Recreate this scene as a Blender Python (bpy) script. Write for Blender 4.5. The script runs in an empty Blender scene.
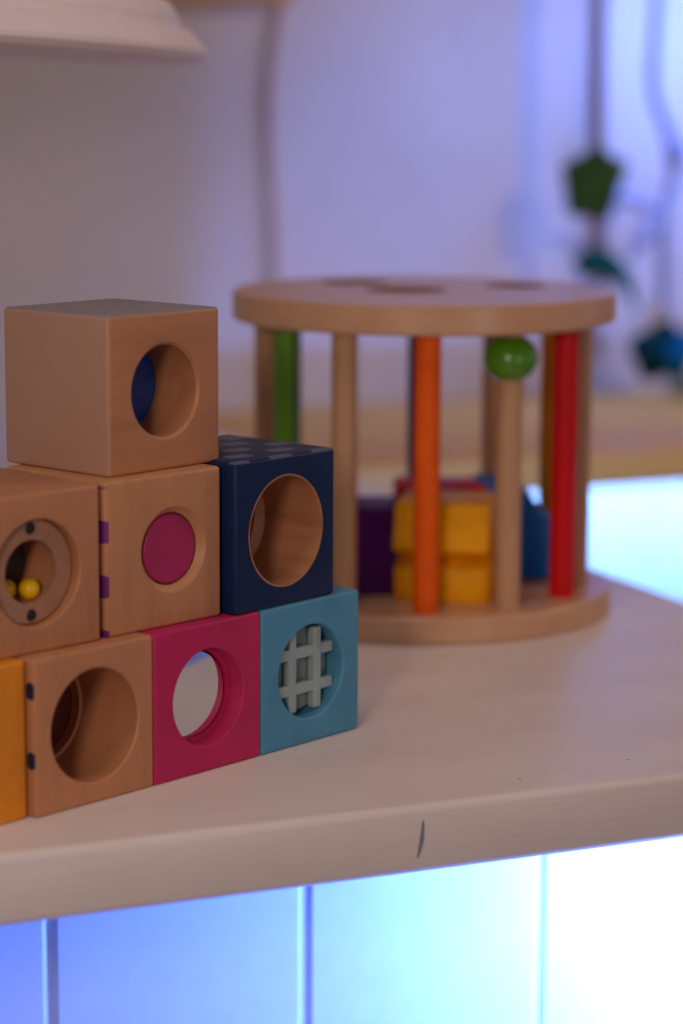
import bpy, bmesh, math, random
from mathutils import Vector, Matrix, noise
random.seed(7)
C = bpy.context.scene.collection
U = 0.04            # one toy block edge in metres
ZT = 0.60           # height of the counter top above the floor
PI = math.pi
R = math.radians
def W(a, b, z): return Vector((a*U, b*U, ZT + z*U))

# ------------------------------------------------------------------ materials
def new_mat(name):
    m = bpy.data.materials.new(name); m.use_nodes = True
    nt = m.node_tree
    return m, nt, nt.nodes['Principled BSDF']
def rgb(r, g, b):
    f = lambda c: (c/255/12.92) if c/255 <= .04045 else ((c/255+.055)/1.055)**2.4
    return (f(r), f(g), f(b), 1)
def N(nt, typ, **kw):
    n = nt.nodes.new(typ)
    for k, v in kw.items(): setattr(n, k, v)
    return n
def math_n(nt, op, a, b=None, c=None):
    n = N(nt, 'ShaderNodeMath', operation=op)
    for i, v in enumerate((a, b, c)):
        if v is None: continue
        if isinstance(v, (int, float)): n.inputs[i].default_value = v
        else: nt.links.new(v, n.inputs[i])
    return n.outputs[0]
def mixc(nt, fac, a, b):
    n = N(nt, 'ShaderNodeMix', data_type='RGBA')
    for s, v in ((n.inputs[0], fac), (n.inputs[6], a), (n.inputs[7], b)):
        if isinstance(v, (int, float, tuple)): s.default_value = v
        else: nt.links.new(v, s)
    return n.outputs[2]
def coords(nt):
    tc = N(nt, 'ShaderNodeTexCoord')
    mp = N(nt, 'ShaderNodeMapping'); mp.inputs['Scale'].default_value = (1/U,)*3
    nt.links.new(tc.outputs['Object'], mp.inputs[0])
    return mp.outputs[0]
def noise_n(nt, vec, scale, sc3=(1, 1, 1), detail=4, rough=.6):
    mp = N(nt, 'ShaderNodeMapping'); mp.inputs['Scale'].default_value = sc3
    nt.links.new(vec, mp.inputs[0])
    n = N(nt, 'ShaderNodeTexNoise'); n.inputs['Scale'].default_value = scale
    n.inputs['Detail'].default_value = detail; n.inputs['Roughness'].default_value = rough
    nt.links.new(mp.outputs[0], n.inputs[0])
    return n.outputs[0]
def ramp(nt, fac, stops):
    n = N(nt, 'ShaderNodeValToRGB'); e = n.color_ramp.elements
    e[0].position, e[0].color = stops[0]; e[1].position, e[1].color = stops[-1]
    for p, c in stops[1:-1]:
        x = e.new(p); x.color = c
    nt.links.new(fac, n.inputs[0]); return n.outputs[0]

def scale_c(c, f): return (c[0]*f, c[1]*f, c[2]*f, 1)
def lattice_mask(nt, vec, ax1, ax2, period, r1, r2, ph=(0., 0.)):
    """staggered spots on the plane of two axes: 1 inside a spot"""
    sp = N(nt, 'ShaderNodeSeparateXYZ'); nt.links.new(vec, sp.inputs[0])
    out = []
    for off in (0., .5):
        d = []
        for ax, r, p in ((ax1, r1, ph[0]), (ax2, r2, ph[1])):
            t = math_n(nt, 'MULTIPLY_ADD', sp.outputs[ax], 1/period, off+p+20)
            t = math_n(nt, 'FRACT', t); t = math_n(nt, 'SUBTRACT', t, .5)
            t = math_n(nt, 'MULTIPLY', t, period/r); d.append(math_n(nt, 'POWER', math_n(nt, 'ABSOLUTE', t), 3.))
        s = math_n(nt, 'ADD', d[0], d[1])
        out.append(math_n(nt, 'LESS_THAN', s, 1.))
    return math_n(nt, 'MAXIMUM', out[0], out[1]), sp
def side_mask(nt, sp, ax, sign, at=.488):
    return math_n(nt, 'GREATER_THAN', math_n(nt, 'MULTIPLY', sp.outputs[ax], sign), at)

def wood(name, base, grain='Z', rough=.5, contrast=.22, pattern=None, pale_end=None):
    m, nt, b = new_mat(name)
    v = coords(nt)
    st = {'X': (.12, 1, 1), 'Y': (1, .12, 1), 'Z': (1, 1, .12)}[grain]
    n1 = noise_n(nt, v, 9, st, 5, .65)
    n2 = noise_n(nt, v, 60, st, 3, .6)
    n3 = noise_n(nt, v, 1.6, st, 2, .5)
    f = math_n(nt, 'ADD', math_n(nt, 'MULTIPLY', n1, .5), math_n(nt, 'MULTIPLY', n2, .2))
    f = math_n(nt, 'ADD', f, math_n(nt, 'MULTIPLY', n3, .3))
    col = ramp(nt, f, [(.3, scale_c(base, 1-contrast)), (.5, base), (.72, scale_c(base, 1+contrast*.7))])
    if pattern:
        axes, fix, sign, period, r1, r2, c, ph, at = pattern
        mk, sp = lattice_mask(nt, v, axes[0], axes[1], period, r1, r2, ph)
        mk = math_n(nt, 'MULTIPLY', mk, side_mask(nt, sp, fix, sign, at))
        if fix == 0: mk = math_n(nt, 'MULTIPLY', mk, math_n(nt, 'LESS_THAN', sp.outputs[2], .968))
        col = mixc(nt, mk, col, c)
    if pale_end:
        sp2 = N(nt, 'ShaderNodeSeparateXYZ'); nt.links.new(v, sp2.inputs[0])
        mk2 = math_n(nt, 'LESS_THAN', sp2.outputs[0], -.492)
        col = mixc(nt, math_n(nt, 'MULTIPLY', mk2, .75), col, pale_end)
    nt.links.new(col, b.inputs['Base Color'])
    b.inputs['Roughness'].default_value = rough
    bp = N(nt, 'ShaderNodeBump'); bp.inputs['Strength'].default_value = .06; bp.inputs['Distance'].default_value = .0004
    nt.links.new(n2, bp.inputs['Height']); nt.links.new(bp.outputs[0], b.inputs['Normal'])
    return m
def paint(name, base, rough=.45, var=.10, pattern=None, bump=.05, spec=.5, coat=0):
    m, nt, b = new_mat(name)
    v = coords(nt)
    n1 = noise_n(nt, v, 5, (1, 1, 1), 4)
    n2 = noise_n(nt, v, 40, (1, 1, .6), 2)
    col = ramp(nt, n1, [(.3, scale_c(base, 1-var)), (.7, scale_c(base, 1+var))])
    if pattern:
        axes, fix, sign, period, r1, r2, c, ph, at = pattern
        mk, sp = lattice_mask(nt, v, axes[0], axes[1], period, r1, r2, ph)
        mk = math_n(nt, 'MULTIPLY', mk, side_mask(nt, sp, fix, sign, at))
        col = mixc(nt, mk, col, c)
    nt.links.new(col, b.inputs['Base Color'])
    b.inputs['Roughness'].default_value = rough
    b.inputs['Specular IOR Level'].default_value = spec
    b.inputs['Coat Weight'].default_value = coat
    bp = N(nt, 'ShaderNodeBump'); bp.inputs['Strength'].default_value = bump; bp.inputs['Distance'].default_value = .0004
    nt.links.new(n2, bp.inputs['Height']); nt.links.new(bp.outputs[0], b.inputs['Normal'])
    return m

BEECH = rgb(188, 128, 90)
M = {}
M['beech'] = wood('beech', BEECH, 'Z')
M['beech_across'] = wood('beech_across', BEECH, 'X')
M['beech_pale'] = wood('beech_pale', rgb(206, 160, 122), 'Z', contrast=.18)
M['lining'] = wood('hole_lining_wood', rgb(180, 124, 90), 'Y', contrast=.45)
M['drum_wood'] = wood('drum_wood', rgb(204, 158, 126), 'X', rough=.3, contrast=.2)
M['hole_shade'] = wood('drum_wood_hole_shade', rgb(150, 92, 62), 'X', contrast=.2)  # drum wood with the shade inside the holes painted into its colour
M['post_wood'] = wood('post_wood', rgb(196, 150, 112), 'Z', contrast=.2)
M['beech_top_sheen'] = wood('beech_grey_sheen_on_top', BEECH, 'X',  # grey spots on the top are reflected sheen painted into the wood
    pattern=((0, 1), 2, 1, .30, .14, .14, rgb(142, 134, 140), (.1, .1), .988), pale_end=rgb(186, 150, 134))
M['beech_purple_side'] = wood('beech_purple_spots_on_side', rgb(192, 134, 94), 'Z',
    pattern=((1, 2), 0, -1, .35, .06, .075, rgb(112, 24, 120), (.814, .557), .474))
M['beech_navy_side'] = wood('beech_navy_dashes_on_side', BEECH, 'Z',
    pattern=((1, 2), 0, -1, .44, .036, .055, rgb(30, 30, 62), (.545, .682), .492))
M['navy'] = paint('navy_paint', rgb(14, 36, 78), .5, spec=.25, pattern=((0, 1), 2, 1, .42, .11, .07, rgb(84, 92, 118), (.1, .2), .988))
M['teal'] = paint('teal_paint', rgb(78, 142, 178), .55, spec=.3)
M['plum'] = paint('plum_paint', rgb(184, 32, 92), .55, spec=.3)
M['yellow_block'] = paint('amber_paint', rgb(226, 138, 8), .45)
M['magenta'] = paint('magenta_plastic', rgb(170, 34, 92), .5)
M['blue_disc'] = paint('blue_disc_paint', rgb(4, 62, 150), .35)
M['red_disc'] = paint('dark_red_disc', rgb(84, 24, 22), .4)
M['grille'] = paint('pale_grey_rubber', rgb(152, 170, 172), .6)
M['grille_back'] = paint('grey_back_plate', rgb(120, 140, 144), .6)
M['dark'] = paint('dark_screw', rgb(34, 22, 24), .5)
M['bead_yellow'] = paint('yellow_bead', rgb(236, 184, 8), .3)
M['ring'] = paint('smoky_ring', rgb(172, 124, 98), .35)
M['orange'] = paint('orange_post', rgb(244, 96, 0), .45, spec=.25)
M['red'] = paint('red_post', rgb(206, 4, 18), .45, spec=.25)
M['yellow'] = paint('yellow_post', rgb(226, 150, 0), .45, spec=.25)
M['purple'] = paint('purple_post', rgb(72, 20, 108), .45, spec=.25)
M['blue'] = paint('blue_post', rgb(14, 84, 160), .4)
M['green'] = paint('green_post', rgb(92, 150, 8), .4)
M['green_bead'] = paint('green_bead', rgb(80, 142, 8), .25, coat=.4)
M['yellow_piece'] = paint('yellow_piece', rgb(240, 166, 0), .5, spec=.2)
M['purple_piece'] = paint('purple_piece', rgb(92, 22, 128), .5, spec=.2)
M['red_piece'] = paint('red_piece', rgb(200, 20, 14), .5, spec=.25)
M['blue_piece'] = paint('blue_piece', rgb(0, 98, 190), .5, spec=.25)
M['shade'] = paint('white_shade', rgb(236, 220, 226), .45, .03)
M['panel_led_tint'] = paint('panel_paint_led_tint', rgb(174, 190, 222), .55, .03, bump=.02)  # white boarding; blue of the LED glow is mixed into the colour
M['felt_green'] = paint('dark_green_felt', rgb(52, 74, 22), .9, .3, spec=.1)
M['felt_leaf'] = paint('leaf_green_felt', rgb(18, 78, 62), .9, .3, spec=.1)
M['felt_teal'] = paint('teal_felt', rgb(4, 92, 128), .9, .2, spec=.1)
M['felt_deep'] = paint('deep_green_felt', rgb(6, 52, 50), .9, .3, spec=.1)
M['brown_cord'] = paint('brown_cord', rgb(122, 84, 62), .9, .2, spec=.1)
M['tan_cord'] = paint('tan_cord', rgb(206, 168, 136), .9, .15, spec=.1)
M['grey_cord'] = paint('grey_blue_cable', rgb(140, 142, 168), .6, .1)
M['pale_petal'] = paint('pale_blue_petal', rgb(168, 172, 196), .6, .1)
M['ochre'] = paint('ochre_bead', rgb(200, 160, 84), .5, .1)
M['olive_drop'] = paint('grey_green_drop', rgb(112, 122, 104), .5, .1)
M['tan_board'] = wood('tan_board', rgb(228, 170, 76), 'X', contrast=.12)
M['pencil'] = paint('blue_grey_pencil', rgb(124, 124, 146), .7)

def mirror_mat():
    m, nt, b = new_mat('mirror')
    b.inputs['Metallic'].default_value = 1; b.inputs['Roughness'].default_value = .04
    n = noise_n(nt, coords(nt), 3)
    nt.links.new(ramp(nt, n, [(.3, (.86, .87, .9, 1)), (.7, (.9, .9, .92, 1))]), b.inputs['Base Color'])
    return m
M['mirror'] = mirror_mat()
def shelf_mat():
    m, nt, b = new_mat('white_painted_board')
    v = coords(nt)
    n1 = noise_n(nt, v, 1.1, (.4, 1, 1), 4)
    n2 = noise_n(nt, v, 26, (.25, 1, 1), 4)
    col = ramp(nt, n1, [(.3, rgb(222, 208, 206)), (.7, rgb(236, 224, 224))])
    vo = N(nt, 'ShaderNodeTexVoronoi'); vo.inputs['Scale'].default_value = 5.5
    nt.links.new(v, vo.inputs['Vector'])
    sepc = N(nt, 'ShaderNodeSeparateColor'); nt.links.new(vo.outputs['Color'], sepc.inputs[0])
    d = math_n(nt, 'LESS_THAN', vo.outputs['Distance'], .085)
    d = math_n(nt, 'MULTIPLY', d, math_n(nt, 'GREATER_THAN', sepc.outputs[0], .86))
    col = mixc(nt, math_n(nt, 'MULTIPLY', d, .55), col, rgb(110, 90, 86))
    nt.links.new(col, b.inputs['Base Color'])
    b.inputs['Roughness'].default_value = .36
    bp = N(nt, 'ShaderNodeBump'); bp.inputs['Strength'].default_value = .25; bp.inputs['Distance'].default_value = .0006
    nt.links.new(n2, bp.inputs['Height']); nt.links.new(bp.outputs[0], b.inputs['Normal'])
    return m
M['board'] = shelf_mat()
def wall_mat(name, c):
    m, nt, b = new_mat(name)
    v = coords(nt)
    n = noise_n(nt, v, .5, (1, 1, 1), 5)
    nt.links.new(ramp(nt, n, [(.3, scale_c(c, .95)), (.7, scale_c(c, 1.04))]), b.inputs['Base Color'])
    b.inputs['Roughness'].default_value = .8
    bp = N(nt, 'ShaderNodeBump'); bp.inputs['Strength'].default_value = .1; bp.inputs['Distance'].default_value = .001
    nt.links.new(noise_n(nt, v, 12), bp.inputs['Height']); nt.links.new(bp.outputs[0], b.inputs['Normal'])
    return m
M['wall'] = wall_mat('wall_plaster', rgb(214, 204, 198))
M['floor'] = wood('floor_boards', rgb(150, 112, 84), 'X', contrast=.2)

# ------------------------------------------------------------------ helpers
def finish(me, smooth_deg=None, flat_area=None):
    if smooth_deg:
        for p in me.polygons:
            p.use_smooth = not (flat_area and p.area > flat_area)
        me.set_sharp_from_angle(angle=R(smooth_deg))
def obj(name, bm, mats, parent=None, loc=None, rot=None, smooth=None, flat_area=None):
    me = bpy.data.meshes.new(name)
    bmesh.ops.recalc_face_normals(bm, faces=bm.faces[:])
    bm.to_mesh(me); bm.free()
    o = bpy.data.objects.new(name, me); C.objects.link(o)
    for m in (mats if isinstance(mats, (list, tuple)) else [mats]): me.materials.append(m)
    finish(me, smooth, flat_area)
    if parent: o.parent = parent
    if loc is not None: o.location = loc
    if rot is not None: o.rotation_euler = rot
    return o
def tag(o, label=None, cat=None, group=None, kind=None):
    if label: o['label'] = label
    if cat: o['category'] = cat
    if group: o['group'] = group
    if kind: o['kind'] = kind
    return o
def thing(name, label, cat, loc, rz=0., group=None):
    o = bpy.data.objects.new(name, None); C.objects.link(o)
    o.empty_display_size = .01
    o.location = loc; o.rotation_euler = (0, 0, rz)
    return tag(o, label, cat, group)
def box_bm(x0, x1, y0, y1, z0, z1, bev=0, seg=3):
    bm = bmesh.new()
    bmesh.ops.create_cube(bm, size=1)
    for v in bm.verts:
        v.co = Vector((x0+(v.co.x+.5)*(x1-x0), y0+(v.co.y+.5)*(y1-y0), z0+(v.co.z+.5)*(z1-z0)))
    if bev:
        bmesh.ops.bevel(bm, geom=bm.edges[:], offset=bev, segments=seg, profile=.5, affect='EDGES')
    return bm
def lathe_bm(profile, n=96, axis='Z', closed=False):
    """profile: (radius, height) pairs from bottom to top"""
    bm = bmesh.new(); rings = []
    for r, h in profile:
        ring = []
        if r < 1e-7: ring = [bm.verts.new((0, 0, h))]
        else:
            for i in range(n):
                t = 2*PI*i/n
                ring.append(bm.verts.new((r*math.cos(t), r*math.sin(t), h)))
        rings.append(ring)
    seq = list(zip(rings, rings[1:])) + ([(rings[-1], rings[0])] if closed else [])
    for A, B in seq:
        for i in range(n):
            j = (i+1) % n
            if len(A) == 1 and len(B) == 1: continue
            if len(A) == 1: bm.faces.new((A[0], B[i], B[j]))
            elif len(B) == 1: bm.faces.new((A[i], A[j], B[0]))
            else: bm.faces.new((A[i], A[j], B[j], B[i]))
    if axis == 'Y': bmesh.ops.rotate(bm, verts=bm.verts[:], cent=(0, 0, 0), matrix=Matrix.Rotation(-PI/2, 3, 'X'))   # z -> +y
    return bm
def prism_bm(pts, depth, axis='Y', bev=0, seg=2):
    """extrude an outline (in x, z) along y, centred"""
    bm = bmesh.new()
    A = [bm.verts.new((x, -depth/2, z)) for x, z in pts]
    B = [bm.verts.new((x, depth/2, z)) for x, z in pts]
    bm.faces.new(A); bm.faces.new(B[::-1])
    for i in range(len(pts)):
        j = (i+1) % len(pts)
        bm.faces.new((A[j], A[i], B[i], B[j]))
    bmesh.ops.recalc_face_normals(bm, faces=bm.faces[:])
    if bev: bmesh.ops.bevel(bm, geom=bm.edges[:], offset=bev, segments=seg, profile=.5, affect='EDGES', clamp_overlap=True)
    return bm
def tube_bm(pts, r, n=10):
    """a tube along a smoothed polyline"""
    P = [Vector(p) for p in pts]
    Q = []
    for i in range(len(P)-1):
        p0, p1, p2, p3 = P[max(i-1, 0)], P[i], P[i+1], P[min(i+2, len(P)-1)]
        for k in range(8):
            t = k/8
            Q.append(.5*((2*p1)+(p2-p0)*t+(2*p0-5*p1+4*p2-p3)*t*t+(3*p1-p0-3*p2+p3)*t**3))
    Q.append(P[-1])
    bm = bmesh.new(); rings = []
    for i, q in enumerate(Q):
        d = (Q[min(i+1, len(Q)-1)]-Q[max(i-1, 0)]).normalized()
        s = d.cross(Vector((0, 1, 0)) if abs(d.y) < .9 else Vector((1, 0, 0))).normalized(); u = s.cross(d)
        rr = r(i/(len(Q)-1)) if callable(r) else r
        rings.append([bm.verts.new(q+s*rr*math.cos(2*PI*k/n)+u*rr*math.sin(2*PI*k/n)) for k in range(n)])
    for A, B in zip(rings, rings[1:]):
        for k in range(n):
            bm.faces.new((A[k], A[(k+1) % n], B[(k+1) % n], B[k]))
    bm.faces.new(rings[0][::-1]); bm.faces.new(rings[-1])
    return bm
def cut(bm, cutters, mats, name, parent=None, smooth=30, flat_area=None):
    """boolean-difference the cutter meshes from bm and link the result as one mesh object"""
    tmp = []
    def t(b):
        bmesh.ops.recalc_face_normals(b, faces=b.faces[:])
        me = bpy.data.meshes.new('t'); b.to_mesh(me); b.free()
        o = bpy.data.objects.new('t', me); C.objects.link(o); tmp.append(o); return o
    base = t(bm)
    for c in cutters:
        md = base.modifiers.new('b', 'BOOLEAN'); md.operation = 'DIFFERENCE'; md.solver = 'EXACT'; md.object = t(c)
    bpy.context.view_layer.update()
    dg = bpy.context.evaluated_depsgraph_get()
    me = bpy.data.meshes.new_from_object(base.evaluated_get(dg))
    for o in tmp:
        m_ = o.data; bpy.data.objects.remove(o); bpy.data.meshes.remove(m_)
    me.name = name
    me.materials.clear()
    for m in (mats if isinstance(mats, (list, tuple)) else [mats]): me.materials.append(m)
    finish(me, smooth, flat_area)
    o = bpy.data.objects.new(name, me); C.objects.link(o)
    if parent: o.parent = parent
    return o

# ------------------------------------------------------------------ the setting
def struct(name, bm, m, loc=None, label=None):
    o = obj(name, bm, m, loc=loc); o['kind'] = 'structure'
    return o
struct('floor', box_bm(-1.2, 2.4, -.9, 1.45, -.05, 0), M['floor'])
WB = 32.4
struct('wall_back', box_bm(-1.2, 2.4, WB*U, WB*U+.08, 0, 2.3), M['wall'])
struct('wall_right', box_bm(2.0, 2.08, -.9, WB*U, 0, 2.3), M['wall'])

def plank_panel(x0, x1, first, pitch, z0, z1, depth=.5):
    """tongue-and-groove boards: a profile in x, y swept up in z; the face is at y = 0 and looks to -y"""
    g, gd = .06*U, .03*U
    xs = [x0]
    k = first
    pts = [(x0, 0)]
    while k < x1-.05*U:
        if k > x0+.05*U:
            pts += [(k-g, 0), (k-g*.35, gd), (k+g*.35, gd), (k+g, 0)]
        k += pitch
    pts += [(x1, 0), (x1, depth*U), (x0, depth*U)]
    bm = bmesh.new()
    A = [bm.verts.new((x, y, z0)) for x, y in pts]; B = [bm.verts.new((x, y, z1)) for x, y in pts]
    bm.faces.new(A[::-1]); bm.faces.new(B)
    for i in range(len(pts)):
        j = (i+1) % len(pts)
        bm.faces.new((A[i], A[j], B[j], B[i]))
    return bm
BT = .45            # board thickness in block edges
# white tongue-and-groove boarding under the near counter, and under the far one
struct('wall_front', plank_panel(-6*U, 10.9*U, (4.86-5*1.994)*U, 1.994*U, 0, ZT-BT*U), M['panel_led_tint'], loc=(0, 16.6*U, 0))
struct('wall_side', plank_panel(17.1*U, 32.2*U, 16.4*U, 1.72*U, 0, ZT-BT*U), M['panel_led_tint'], loc=(10.9*U, 0, 0)).rotation_euler = (0, 0, R(90))
struct('wall_alcove', plank_panel(10.9*U, 30*U, 11.9*U, 1.72*U, 0, ZT-BT*U), M['panel_led_tint'], loc=(0, 29*U, 0))
struct('trim_1', box_bm(9.5*U, 13.1*U, (WB-.4)*U, WB*U, ZT+5.62*U, ZT+6.4*U, .1*U), M['tan_board'])

# the near counter board with its pencil mark
sh = thing('shelf_board', 'white painted counter board with rounded front edge carrying all the toys', 'shelf', W(0, 13.65, -BT))
o = obj('board', box_bm(-6*U, 11.27*U, 0, (WB-13.65)*U, 0, BT*U, .055*U, 4), M['board'], sh, smooth=40, flat_area=1e-3)
o = obj('pencil_mark', tube_bm([Vector((6.435*U, -.002*U, (BT-.10)*U)), Vector((6.425*U, -.004*U, (BT-.22)*U)), Vector((6.40*U, -.002*U, (BT-.34)*U))], lambda t: (.004+.008*math.sin(PI*t))*U, 8), M['pencil'], sh, smooth=60)
o['label'] = 'short blue grey pencil mark on the board edge'
tag(obj('shelf_board', box_bm(11.4*U, 29*U, 0, (WB-26.8)*U, 0, BT*U, .05*U, 3), M['tan_board'], loc=W(0, 26.8, -BT), smooth=40, flat_area=1e-3),
    'tan counter board beyond the gap, above the bright lit boarding', 'shelf')

# ------------------------------------------------------------------ toy blocks
def uv(ang):
    t = R(ang); return Vector((math.cos(t), math.sin(t), 0)), Vector((-math.sin(t), math.cos(t), 0))
def block_root(label, corner, which, ang, level, w=1.0, tall=1.0):
    """corner: bottom front-left ('L') or front-right ('R') corner in block edges"""
    u, v = uv(ang)
    c = Vector((corner[0], corner[1], 0)) + u*(.5*w if which == 'L' else -.5*w) + v*.5
    t = thing('toy_block', label, 'toy block', W(c.x, c.y, level), R(ang), 'wooden sensory blocks of the stack')
    t.scale = (1, 1, tall)      # hand-made blocks differ by a hair
    return t
BV = .028
def hole_cutter(r, depth, chamfer=.02, cx=0., cz=.5):
    bm = lathe_bm([(0, -.05*U), ((r+chamfer+.05*bool(chamfer))*U, -.05*U), ((r)*U, chamfer*U), (r*U, depth*U), (0, depth*U)], 96, 'Y') if chamfer else \
         lathe_bm([(0, -.05*U), (r*U, -.05*U), (r*U, depth*U), (0, depth*U)], 96, 'Y')
    bmesh.ops.translate(bm, verts=bm.verts[:], vec=(cx*U, -.5*U, cz*U))
    return bm
def body(root, mat, cutters, w=1.0):
    return cut(box_bm(-.5*w*U, .5*w*U, -.5*U, .5*U, 0, U, BV*U, 3), cutters, mat, 'body', root, 35, 2e-4)
def disc(root, name, r, y, mat, thick=.03, cx=0., cz=.5, bev=.012, label=None):
    bm = lathe_bm([(0, 0), ((r-bev)*U, 0), (r*U, bev*U), (r*U, thick*U), (0, thick*U)], 80, 'Y')
    bmesh.ops.translate(bm, verts=bm.verts[:], vec=(cx*U, (y-.5)*U, cz*U))
    o = obj(name, bm, mat, root, smooth=30, flat_area=None)
    if label: o['label'] = label
    return o
def ring(root, name, r0, r1, y0, y1, mat, cz=.5, label=None):
    bm = lathe_bm([(r0*U, y0*U), (r1*U, y0*U), (r1*U, y1*U), (r0*U, y1*U)], 96, 'Y', closed=True)
    bmesh.ops.translate(bm, verts=bm.verts[:], vec=(0, -.5*U, cz*U))
    o = obj(name, bm, mat, root, smooth=30)
    if label: o['label'] = label
    return o

# bottom row
r_ = block_root('teal block with a grey lattice in its round hole, beside the plum block', (5.918, 15.11), 'L', 25.33, 0)
body(r_, M['teal'], [hole_cutter(.326, .34, .012)])
disc(r_, 'back_plate', .30, .135, M['grille_back'], .07, label='grey plate behind the lattice')
bm = bmesh.new()
def add_box(bm, x0, x1, y0, y1, z0, z1, bev):
    b2 = box_bm(x0, x1, y0, y1, z0, z1, bev, 2); me = bpy.data.meshes.new('t'); b2.to_mesh(me); b2.free(); bm.from_mesh(me); bpy.data.meshes.remove(me)
def chord(d, r=.316): return math.sqrt(r*r-d*d)
for d in (-.125, .125):
    L_ = chord(abs(d)+.01)
    add_box(bm, (d-.036)*U, (d+.036)*U, -.445*U, -.375*U, (.5-L_)*U, (.5+L_)*U, .012*U)
    add_box(bm, -L_*U, L_*U, -.44*U, -.38*U, (.5+d-.04)*U, (.5+d+.04)*U, .012*U)
o = obj('lattice', bm, M['grille'], r_); o['label'] = 'pale grey crossed bars'

r_ = block_root('plum red block holding a round mirror, between the plain beech and teal blocks', (5.918, 15.11), 'R', 25.33, 0)
body(r_, M['plum'], [hole_cutter(.326, .22, .008)])
o = disc(r_, 'mirror', .29, .15, M['mirror'], .03, bev=.002, label='round silver mirror'); o.rotation_euler.z = R(-3.4)
ring(r_, 'mirror_rim', .292, .3255, .125, .2, M['plum'])

r_ = block_root('beech block with a wide deep hole, second from the left in the bottom row', (5.012, 14.682), 'R', 24.6, 0)
body(r_, M['beech_navy_side'], [hole_cutter(.365, .66, .012)])
disc(r_, 'disc', .363, .60, M['red_disc'], .05, label='dark red disc at the bottom of the hole')
ring(r_, 'retaining_ring', .335, .363, .53, .60, M['beech'])
u, v = uv(24.6)
fl = Vector((5.012, 14.682, 0)) - u
c = fl - u*.022 + v*.05
r_ = block_root('amber block', (c.x, c.y), 'R', 24.6, 0)
r_['label'] = 'amber yellow block at the end of the bottom row beside the wide-holed beech block'
body(r_, M['yellow_block'], [hole_cutter(.25, .25, .02)])

# middle row
r_ = block_root('beech block with a magenta button in its face, middle row, purple spotted side', (4.698, 14.673), 'L', 23.0, 1)
body(r_, M['beech_purple_side'], [hole_cutter(.238, .20, .045, .075)])
disc(r_, 'button', .228, .035, M['magenta'], .15, cx=.075, label='magenta round button')
r_ = block_root('navy blue block with a big natural wood hole, on the plum and teal blocks', (5.697, 15.004), 'L', 26.4, 1, tall=1.02)
body(r_, M['navy'], [hole_cutter(.378, .66, .0)])
cup = lathe_bm([(.376*U, -.0*U), (.376*U, .655*U), (0, .655*U), (0, .60*U), (.30*U, .60*U), (.30*U, .56*U), (.362*U, .52*U), (.364*U, .0)], 96, 'Y', closed=True)
bmesh.ops.translate(cup, verts=cup.verts[:], vec=(0, -.497*U, .5*U))
o = obj('hole_lining', cup, M['lining'], r_, smooth=30); o['label'] = 'natural wood lining of the hole'
r_ = block_root('beech rattle block', (4.651, 14.635), 'R', 22.3, 1)
r_['label'] = 'beech rattle block with yellow beads in a ringed window, middle row'
m1 = r_
body(r_, M['beech'], [hole_cutter(.335, .12, .008), hole_cutter(.205, .62, 0)])
ring(r_, 'window_ring', .20, .32, .07, .125, M['ring'], label='smoky brown ring with two screw holes')
for s in (1, -1):
    sc = disc(r_, 'screw', .044, .062, M['dark'], .03, cz=.5+s*.272, label='dark screw')
disc(r_, 'disc', .203, .37, M['dark'], .1, label='dark back of the window')
# its two loose beads
def on_block(root, x, y, z):
    t = root.rotation_euler.z
    return root.location + Vector((x*math.cos(t)-y*math.sin(t), x*math.sin(t)+y*math.cos(t), z))
def sphere_bm(r, sx=1, sy=1, sz=1, n=24):
    bm = bmesh.new(); bmesh.ops.create_uvsphere(bm, u_segments=n, v_segments=n//2+4, radius=r)
    for v_ in bm.verts: v_.co = Vector((v_.co.x*sx, v_.co.y*sy, v_.co.z*sz))
    return bm
for x, y, lab in ((.06, -.34, 'yellow bead nearer the ring in the rattle block window'), (-.03, -.22, 'second yellow bead, deeper inside the rattle block')):
    br = .065
    zz = .5 - math.sqrt((.205-br)**2 - x*x)
    tag(obj('bead', sphere_bm(br*U), M['bead_yellow'], loc=on_block(m1, x*U, y*U, zz*U), smooth=180), lab, 'bead', 'yellow beads in the rattle block')

# top block
r_ = block_root('beech block with a blue-bottomed hole, alone on top of the stack', (4.777, 14.818), 'L', 25.35, 2, tall=1.025)
body(r_, M['beech_top_sheen'], [hole_cutter(.292, .50, .018)])
disc(r_, 'disc', .290, .385, M['blue_disc'], .06, label='dark blue disc at the bottom of the hole')

# ------------------------------------------------------------------ shape-sorting drum
DA, DB = 9.039, 19.257
DR, DH, DT, PR = 1.64, 2.748, .2205, 1.345
TT = .245          # top plate thickness
dr = thing('sorting_drum', 'round wooden shape-sorting drum with coloured posts, behind the block stack', 'toy drum', W(DA, DB, 0))
bz = .02
def plate_bm(z, t=DT): return lathe_bm([(0, z*U), ((DR-bz)*U, z*U), (DR*U, (z+bz)*U), (DR*U, (z+t-bz)*U), ((DR-bz)*U, (z+t)*U), (0, (z+t)*U)], 128)
obj('bottom_plate', plate_bm(0), M['drum_wood'], dr, smooth=40, flat_area=None)
def round_cut(x, y, r, n=64):
    b = lathe_bm([(0, (DH-.6)*U), (r*U, (DH-.6)*U), (r*U, (DH+.2)*U), (0, (DH+.2)*U)], n)
    bmesh.ops.translate(b, verts=b.verts[:], vec=(x*U, y*U, 0)); return b
cut(plate_bm(DH-TT, TT), [round_cut(-.16, .03, .35), round_cut(.93, .12, .27), round_cut(-.22, 1.0, .3)], [M['drum_wood'], M['hole_shade']], 'top_plate', dr, 40)
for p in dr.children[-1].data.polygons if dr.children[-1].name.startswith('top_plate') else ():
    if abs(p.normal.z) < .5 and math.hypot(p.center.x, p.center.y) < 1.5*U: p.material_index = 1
base_ang = -115.1+1.5
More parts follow.
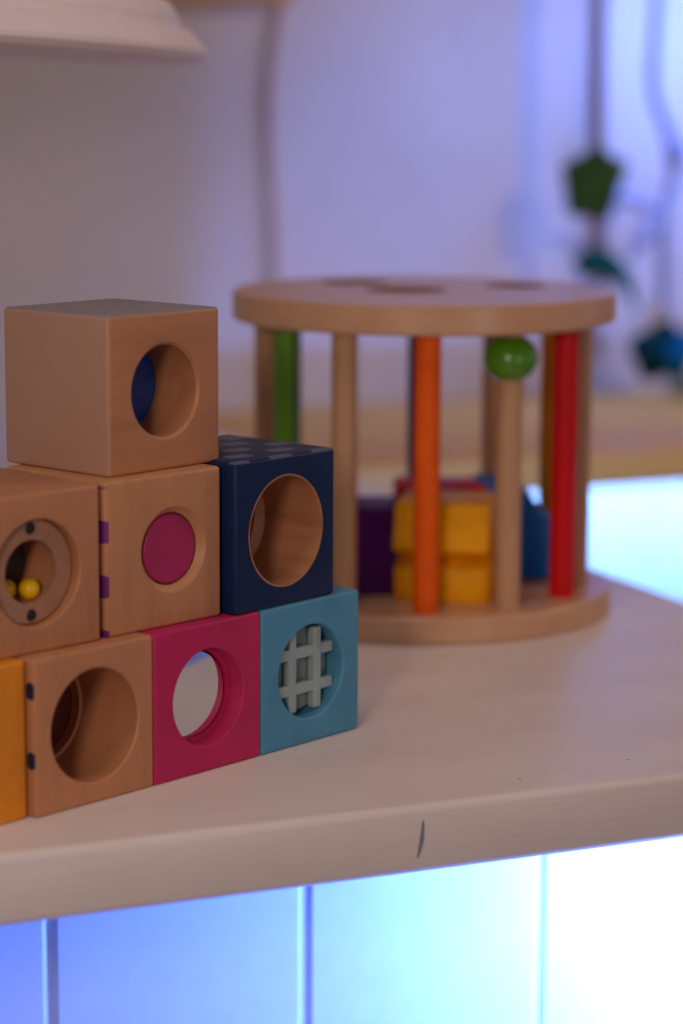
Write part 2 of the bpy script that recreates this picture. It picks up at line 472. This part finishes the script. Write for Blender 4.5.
kinds = ['orange', None, 'red', None, 'yellow', None, 'purple', None, 'green', None, 'green', None]
for k, kind in enumerate(kinds):
    t = R(base_ang+30*k)
    pr = .107 if kind != 'green' else .1
    bm = lathe_bm([(0, (DT-.05)*U), (pr*U, (DT-.05)*U), (pr*U, (DH-TT+.05)*U), (0, (DH-TT+.05)*U)], 32)
    p = obj('post', bm, M[kind] if kind else M['post_wood'], dr, loc=(PR*U*math.cos(t), PR*U*math.sin(t), 0), smooth=40)
    p['label'] = (kind+' painted post') if kind else 'natural wood post'
t = R(base_ang+30)
o = obj('post_bead', sphere_bm(.226*U, 1, 1, .88, 40), M['green_bead'], dr, loc=(PR*U*math.cos(t), PR*U*math.sin(t), (DH-TT-.215)*U), smooth=180)
o['label'] = 'shiny green bead threaded on a post'

# loose sorting pieces lying in the drum
def star_pts(n, ro, ri, rot=0.):
    return [((ro if i % 2 == 0 else ri)*math.cos(rot+PI*i/n), (ro if i % 2 == 0 else ri)*math.sin(rot+PI*i/n)) for i in range(2*n)]
zb = DT
def piece(name, label, bm, mat, a, b, z, rz, rx=0., cat='toy piece'):
    return tag(obj(name, bm, mat, loc=W(a, b, z), rot=(rx, 0, rz), smooth=30, flat_area=1e-5), label, cat, 'loose sorting pieces in the drum')
# yellow: six-pointed star prism lying on its side, its axis roughly across the view
pts = [(x*U, z*U) for x, z in [(-.42, 0), (.42, 0), (.36, .30), (.46, .42), (.40, .80), (-.40, .80), (-.46, .42), (-.36, .30)]]
def yellow_star():
    prof = [(-.41, 0), (.41, 0), (.41, .29), (.24, .36), (.50, .44), (.50, .49), (.37, .83), (-.37, .83), (-.50, .49), (-.50, .44), (-.24, .36), (-.41, .29)]
    return prism_bm([(x*U, z*U) for x, z in prof], .80*U, bev=.018*U)
b_ = yellow_star()
bmesh.ops.rotate(b_, verts=b_.verts[:], cent=(0, 0, 0), matrix=Matrix.Rotation(PI/2, 3, 'Z'))
piece('star_piece', 'yellow grooved star-shaped piece behind the orange post of the drum', b_, M['yellow_piece'], 9.0, 18.64, zb, R(-34), cat='toy piece')
piece('cube_piece', 'dark purple square piece at the left inside the drum', box_bm(-.36*U, .36*U, -.36*U, .36*U, 0, .74*U, .03*U), M['purple_piece'], 8.50, 19.12, zb, R(-22)).__setitem__('label', 'dark purple square piece beside the yellow star in the drum')
piece('slab_piece', 'flat red piece showing above the yellow star in the drum', box_bm(-.40*U, .40*U, -.27*U, .27*U, 0, .84*U, .03*U), M['red_piece'], 9.27, 19.40, zb, R(-24))
hexp = [(-.42, 0), (.36, 0), (.40, .44), (.18, .56), (-.06, .86), (-.42, .86)]
piece('house_piece', 'blue sloping-topped piece behind the red post of the drum', prism_bm([(x*U, z*U) for x, z in hexp], .5*U, bev=.03*U), M['blue_piece'], 9.97, 19.18, zb, R(-24))

# ------------------------------------------------------------------ lamp shade up on the left
sd = thing('pendant_lamp', 'white stepped round lamp shade hanging above the block stack', 'lamp', (0, 0, 0))
SP = [(.0, .0), (1.2, .0), (2.02, -.02), (2.09, .03), (2.09, .07), (1.93, .23), (1.85, .25), (1.85, .31), (1.76, .44), (1.66, .46), (1.66, .53), (1.52, .72), (1.2, .95), (.7, 1.12), (.25, 1.2), (.0, 1.2)]
inn = [(.0, 1.12), (.25, 1.12), (.7, 1.04), (1.2, .6)]
obj('shade', lathe_bm([(r*U, z*U) for r, z in SP], 128), M['shade'], sd, smooth=25)
obj('cord', tube_bm([(0, 0, 1.18*U), (0, 0, 6*U), (0, 0, 14*U)], .06*U), M['tan_cord'], sd, smooth=60)
# ------------------------------------------------------------------ hanging things by the back wall
def poly(bm_pts, depth, bev): return prism_bm([(x*U, z*U) for x, z in bm_pts], depth*U, bev=bev*U)
tag(obj('hanging_rope', tube_bm([W(13.35, 32.33, 7.6), W(12.93, 32.33, 5.5), W(12.78, 32.33, 4.3), W(12.83, 32.33, 2.9), W(12.86, 32.33, 1.7), W(12.88, 32.33, .2)], .055*U), M['tan_cord'], smooth=60),
    'thin tan cord running down the pale back wall behind the drum', 'cord')
GB = 31.5
g = thing('hanging_garland', 'brown cord strung with green felt shapes, hanging behind the drum', 'garland', W(17.5, GB, 9))
def gl(a, b, z): return W(a, b, z) - g.location
obj('cord', tube_bm([gl(17.50, GB, 9.), gl(17.47, GB, 5.6), gl(17.49, GB, 3.4), gl(17.50, GB, 2.4), gl(17.62, GB, 1.7)], .1*U), M['brown_cord'], g, smooth=60)
o = obj('star', poly([(.04, .42), (.18, .29), (.38, .22), (.29, -.04), (.18, -.40), (-.03, -.38), (-.28, -.38), (-.32, -.05), (-.35, .20), (-.14, .30)], .16, .03), M['felt_green'], g, loc=gl(17.42, GB-.05, 3.15), rot=(0, 0, R(-20)))
o['label'] = 'dark green felt star'; o.scale = (1.3, 1, 1.3)
leaf = tube_bm([(-.26*U, 0, .02*U), (-.1*U, 0, .12*U), (.06*U, 0, .05*U), (.22*U, 0, -.12*U), (.33*U, 0, -.42*U)], lambda t: (.03+.16*math.sin(PI*min(1, t*1.0+.12))**.8*(1-.55*t))*U, 12)
o = obj('leaf', leaf, M['felt_leaf'], g, loc=gl(17.62, GB-.05, 1.86), rot=(0, 0, R(-20)), smooth=60); o['label'] = 'green curved felt leaf'; o.scale = (1.45, 1.2, 1.3)
obj('bead', sphere_bm(.11*U), M['brown_cord'], g, loc=gl(17.52, GB, .78), smooth=180)
obj('cord', tube_bm([gl(17.62, GB, 1.7), gl(17.50, GB, 1.3), gl(17.52, GB, .8)], .03*U), M['brown_cord'], g, smooth=60)

h = thing('hanging_mobile', 'grey blue cable mobile with teal felt flower and pale petals, beside the garland', 'mobile', W(18.4, GB, 9))
def hl(a, b, z): return W(a, b, z) - h.location
obj('cable', tube_bm([hl(18.5, GB, 9), hl(18.42, GB, 5.7), hl(18.39, GB, 4.5), hl(18.66, GB, 3.8), hl(18.76, GB, 3.2), hl(18.62, GB, 2.7), hl(18.66, GB, 1.5), hl(18.62, GB, .7)], .085*U), M['grey_cord'], h, smooth=60)
for (a1, z1, rr) in ((17.74, 2.96, .09), (18.08, 2.05, .11), (18.60, 2.72, .14)):
    if a1 > 18.5:
        obj('joint', sphere_bm(rr*U), M['grey_cord'], h, loc=hl(a1, GB, z1), smooth=180); continue
    obj('petal', tube_bm([hl(18.60, GB, 2.72), hl((18.60+a1)/2, GB, (2.72+z1)/2+.03), hl(a1, GB, z1)], lambda t, rr=rr: (.03+rr*math.sin(PI*(.12+.8*t)))*U, 10), M['pale_petal'], h, smooth=60)
obj('bead', sphere_bm(.17*U, 1, 1, 1.2), M['grey_cord'], h, loc=hl(18.80, GB, 3.55), smooth=180)
o = obj('bead', lathe_bm([(0, -.25*U), (.20*U, -.22*U), (.1*U, .05*U), (.05*U, .25*U), (0, .26*U)], 24), M['ochre'], h, loc=hl(18.57, GB, 1.12), smooth=60); o['label'] = 'ochre cone bead'
for k in range(5):
    t = 2*PI*k/5+.3
    o = obj('flower_petal', sphere_bm(.28*U, 1.15, .5, .95), M['felt_deep'] if k in (1, 2, 3) else M['felt_teal'], h, loc=hl(18.62+.28*math.cos(t), GB-.1, .68+.15*math.sin(t)), rot=(0, -t, 0), smooth=180)
    o['label'] = 'deep green felt petal' if k in (1, 2, 3) else 'teal felt petal'
obj('flower_centre', sphere_bm(.15*U, 1, .8, 1), M['felt_teal'], h, loc=hl(18.66, GB-.28, .68), smooth=180)
o = obj('drop', sphere_bm(.26*U, .8, .5, 1.4), M['olive_drop'], h, loc=hl(19.0, GB, -.0), smooth=180); o['label'] = 'grey green drop under the flower'

# place the shade (20 block edges along the view, up on the left)
TH = R(23.3) - .00068
def view(x, y, depth, pitch=.16785, roll=.0043436, f=2484.51, ch=4.41837):
    """camera-frame point in block edges, used for the camera pose and the far lamp only"""
    F = Vector((math.cos(pitch)*math.sin(TH), math.cos(pitch)*math.cos(TH), -math.sin(pitch)))
    R0 = Vector((math.cos(TH), -math.sin(TH), 0)); U0 = Vector((math.sin(pitch)*math.sin(TH), math.sin(pitch)*math.cos(TH), math.cos(pitch)))
    Rr = R0*math.cos(roll)+U0*math.sin(roll); Uu = -R0*math.sin(roll)+U0*math.cos(roll)
    return F, Rr, Uu
F, RV, UV = view(0, 0, 0)
sd.location = W(5.11, 19.93, 4.765)
sd.rotation_euler = (Matrix.Rotation(R(2.9), 4, F) @ Matrix.Rotation(R(-1.5), 4, RV)).to_euler()

# ------------------------------------------------------------------ camera
cam = bpy.data.cameras.new('camera'); co = bpy.data.objects.new('camera', cam); C.objects.link(co)
co.matrix_world = Matrix.Translation(W(0, 0, 4.41837)) @ Matrix((RV, UV, -F)).transposed().to_4x4()
cam.sensor_fit = 'VERTICAL'; cam.sensor_height = 36; cam.sensor_width = 24
cam.lens = 2484.51/1024*36
cam.clip_start = .02
cam.dof.use_dof = True
cam.dof.focus_distance = 16.5*U
cam.dof.aperture_fstop = 6.6
cam.dof.aperture_blades = 9
bpy.context.scene.camera = co

# ------------------------------------------------------------------ light
def area(name, loc, target, size, power, color):
    l = bpy.data.lights.new(name, 'AREA'); l.shape = 'DISK'; l.size = size*U; l.energy = power; l.color = color
    o = bpy.data.objects.new(name, l); C.objects.link(o); o.location = loc
    o.rotation_euler = (Vector(target)-Vector(loc)).to_track_quat('-Z', 'Y').to_euler()
    return o
def point(name, loc, rad, power, color):
    l = bpy.data.lights.new(name, 'POINT'); l.shadow_soft_size = rad*U; l.energy = power; l.color = color
    o = bpy.data.objects.new(name, l); C.objects.link(o); o.location = loc
    return o
def spot(name, loc, target, deg, rad, power, color):
    l = bpy.data.lights.new(name, 'SPOT'); l.spot_size = R(deg); l.spot_blend = 1; l.shadow_soft_size = rad*U; l.energy = power; l.color = color
    o = bpy.data.objects.new(name, l); C.objects.link(o); o.location = loc
    o.rotation_euler = (Vector(target)-Vector(loc)).to_track_quat('-Z', 'Y').to_euler()
    return o
area('room_lamp', W(-5, -1, 6.6), W(8, 18, 0), 3.2, 1.6, (1, .79, .64))
spot('overhead_fill', W(3, 11, 20), W(6.5, 17, 0), 52, 3, 4.2, (1, .82, .72))  # added unseen fill from above, brightens the counter top
area('side_lamp', W(28, 16, 14), W(18, 32, 0), 2.5, 1.8, (1, .72, .46))
point('led_front', W(10.9, 14.3, -1.9), .35, 8.8, (.14, .27, 1.))
led = area('led_alcove', W(19, 27.2, -.48), W(19, 29, -1.6), 1.0, 1.6, (.34, .62, 1.))
led.data.shape = 'RECTANGLE'; led.data.size = 14*U; led.data.size_y = .12*U
area('front_fill', W(13, -7, 2.5), W(7, 15, 0), 6, .62, (1, .84, .74))  # added fill from the front right for board edge and block fronts
point('led_right', W(25, 18, 3.5), 3., .26, (.5, .48, 1.))
point('low_blue_fill', W(17.0, 29.8, 1.75), .3, .03, (.13, .2, 1.))  # added blue light hidden behind the drum's top plate, tints the wall
spot('led_wall', W(20.5, 29.6, 7.0), W(17.6, 32.4, 3.0), 105, 1.2, 4.8, (.115, .26, 1.))
spot('mirror_blue_fill', W(40, -1, -8), W(50, -3, -9), 120, 1., 4, (.1, .25, 1.))  # added unseen blue light on the right wall, for the mirror to reflect
wd = bpy.data.worlds.new('world'); bpy.context.scene.world = wd; wd.use_nodes = True
wd.node_tree.nodes['Background'].inputs[0].default_value = (.86, .76, .80, 1)
wd.node_tree.nodes['Background'].inputs[1].default_value = .125
sc = bpy.context.scene
sc.view_settings.view_transform = 'Standard'
sc.view_settings.look = 'None'
sc.view_settings.exposure = 0
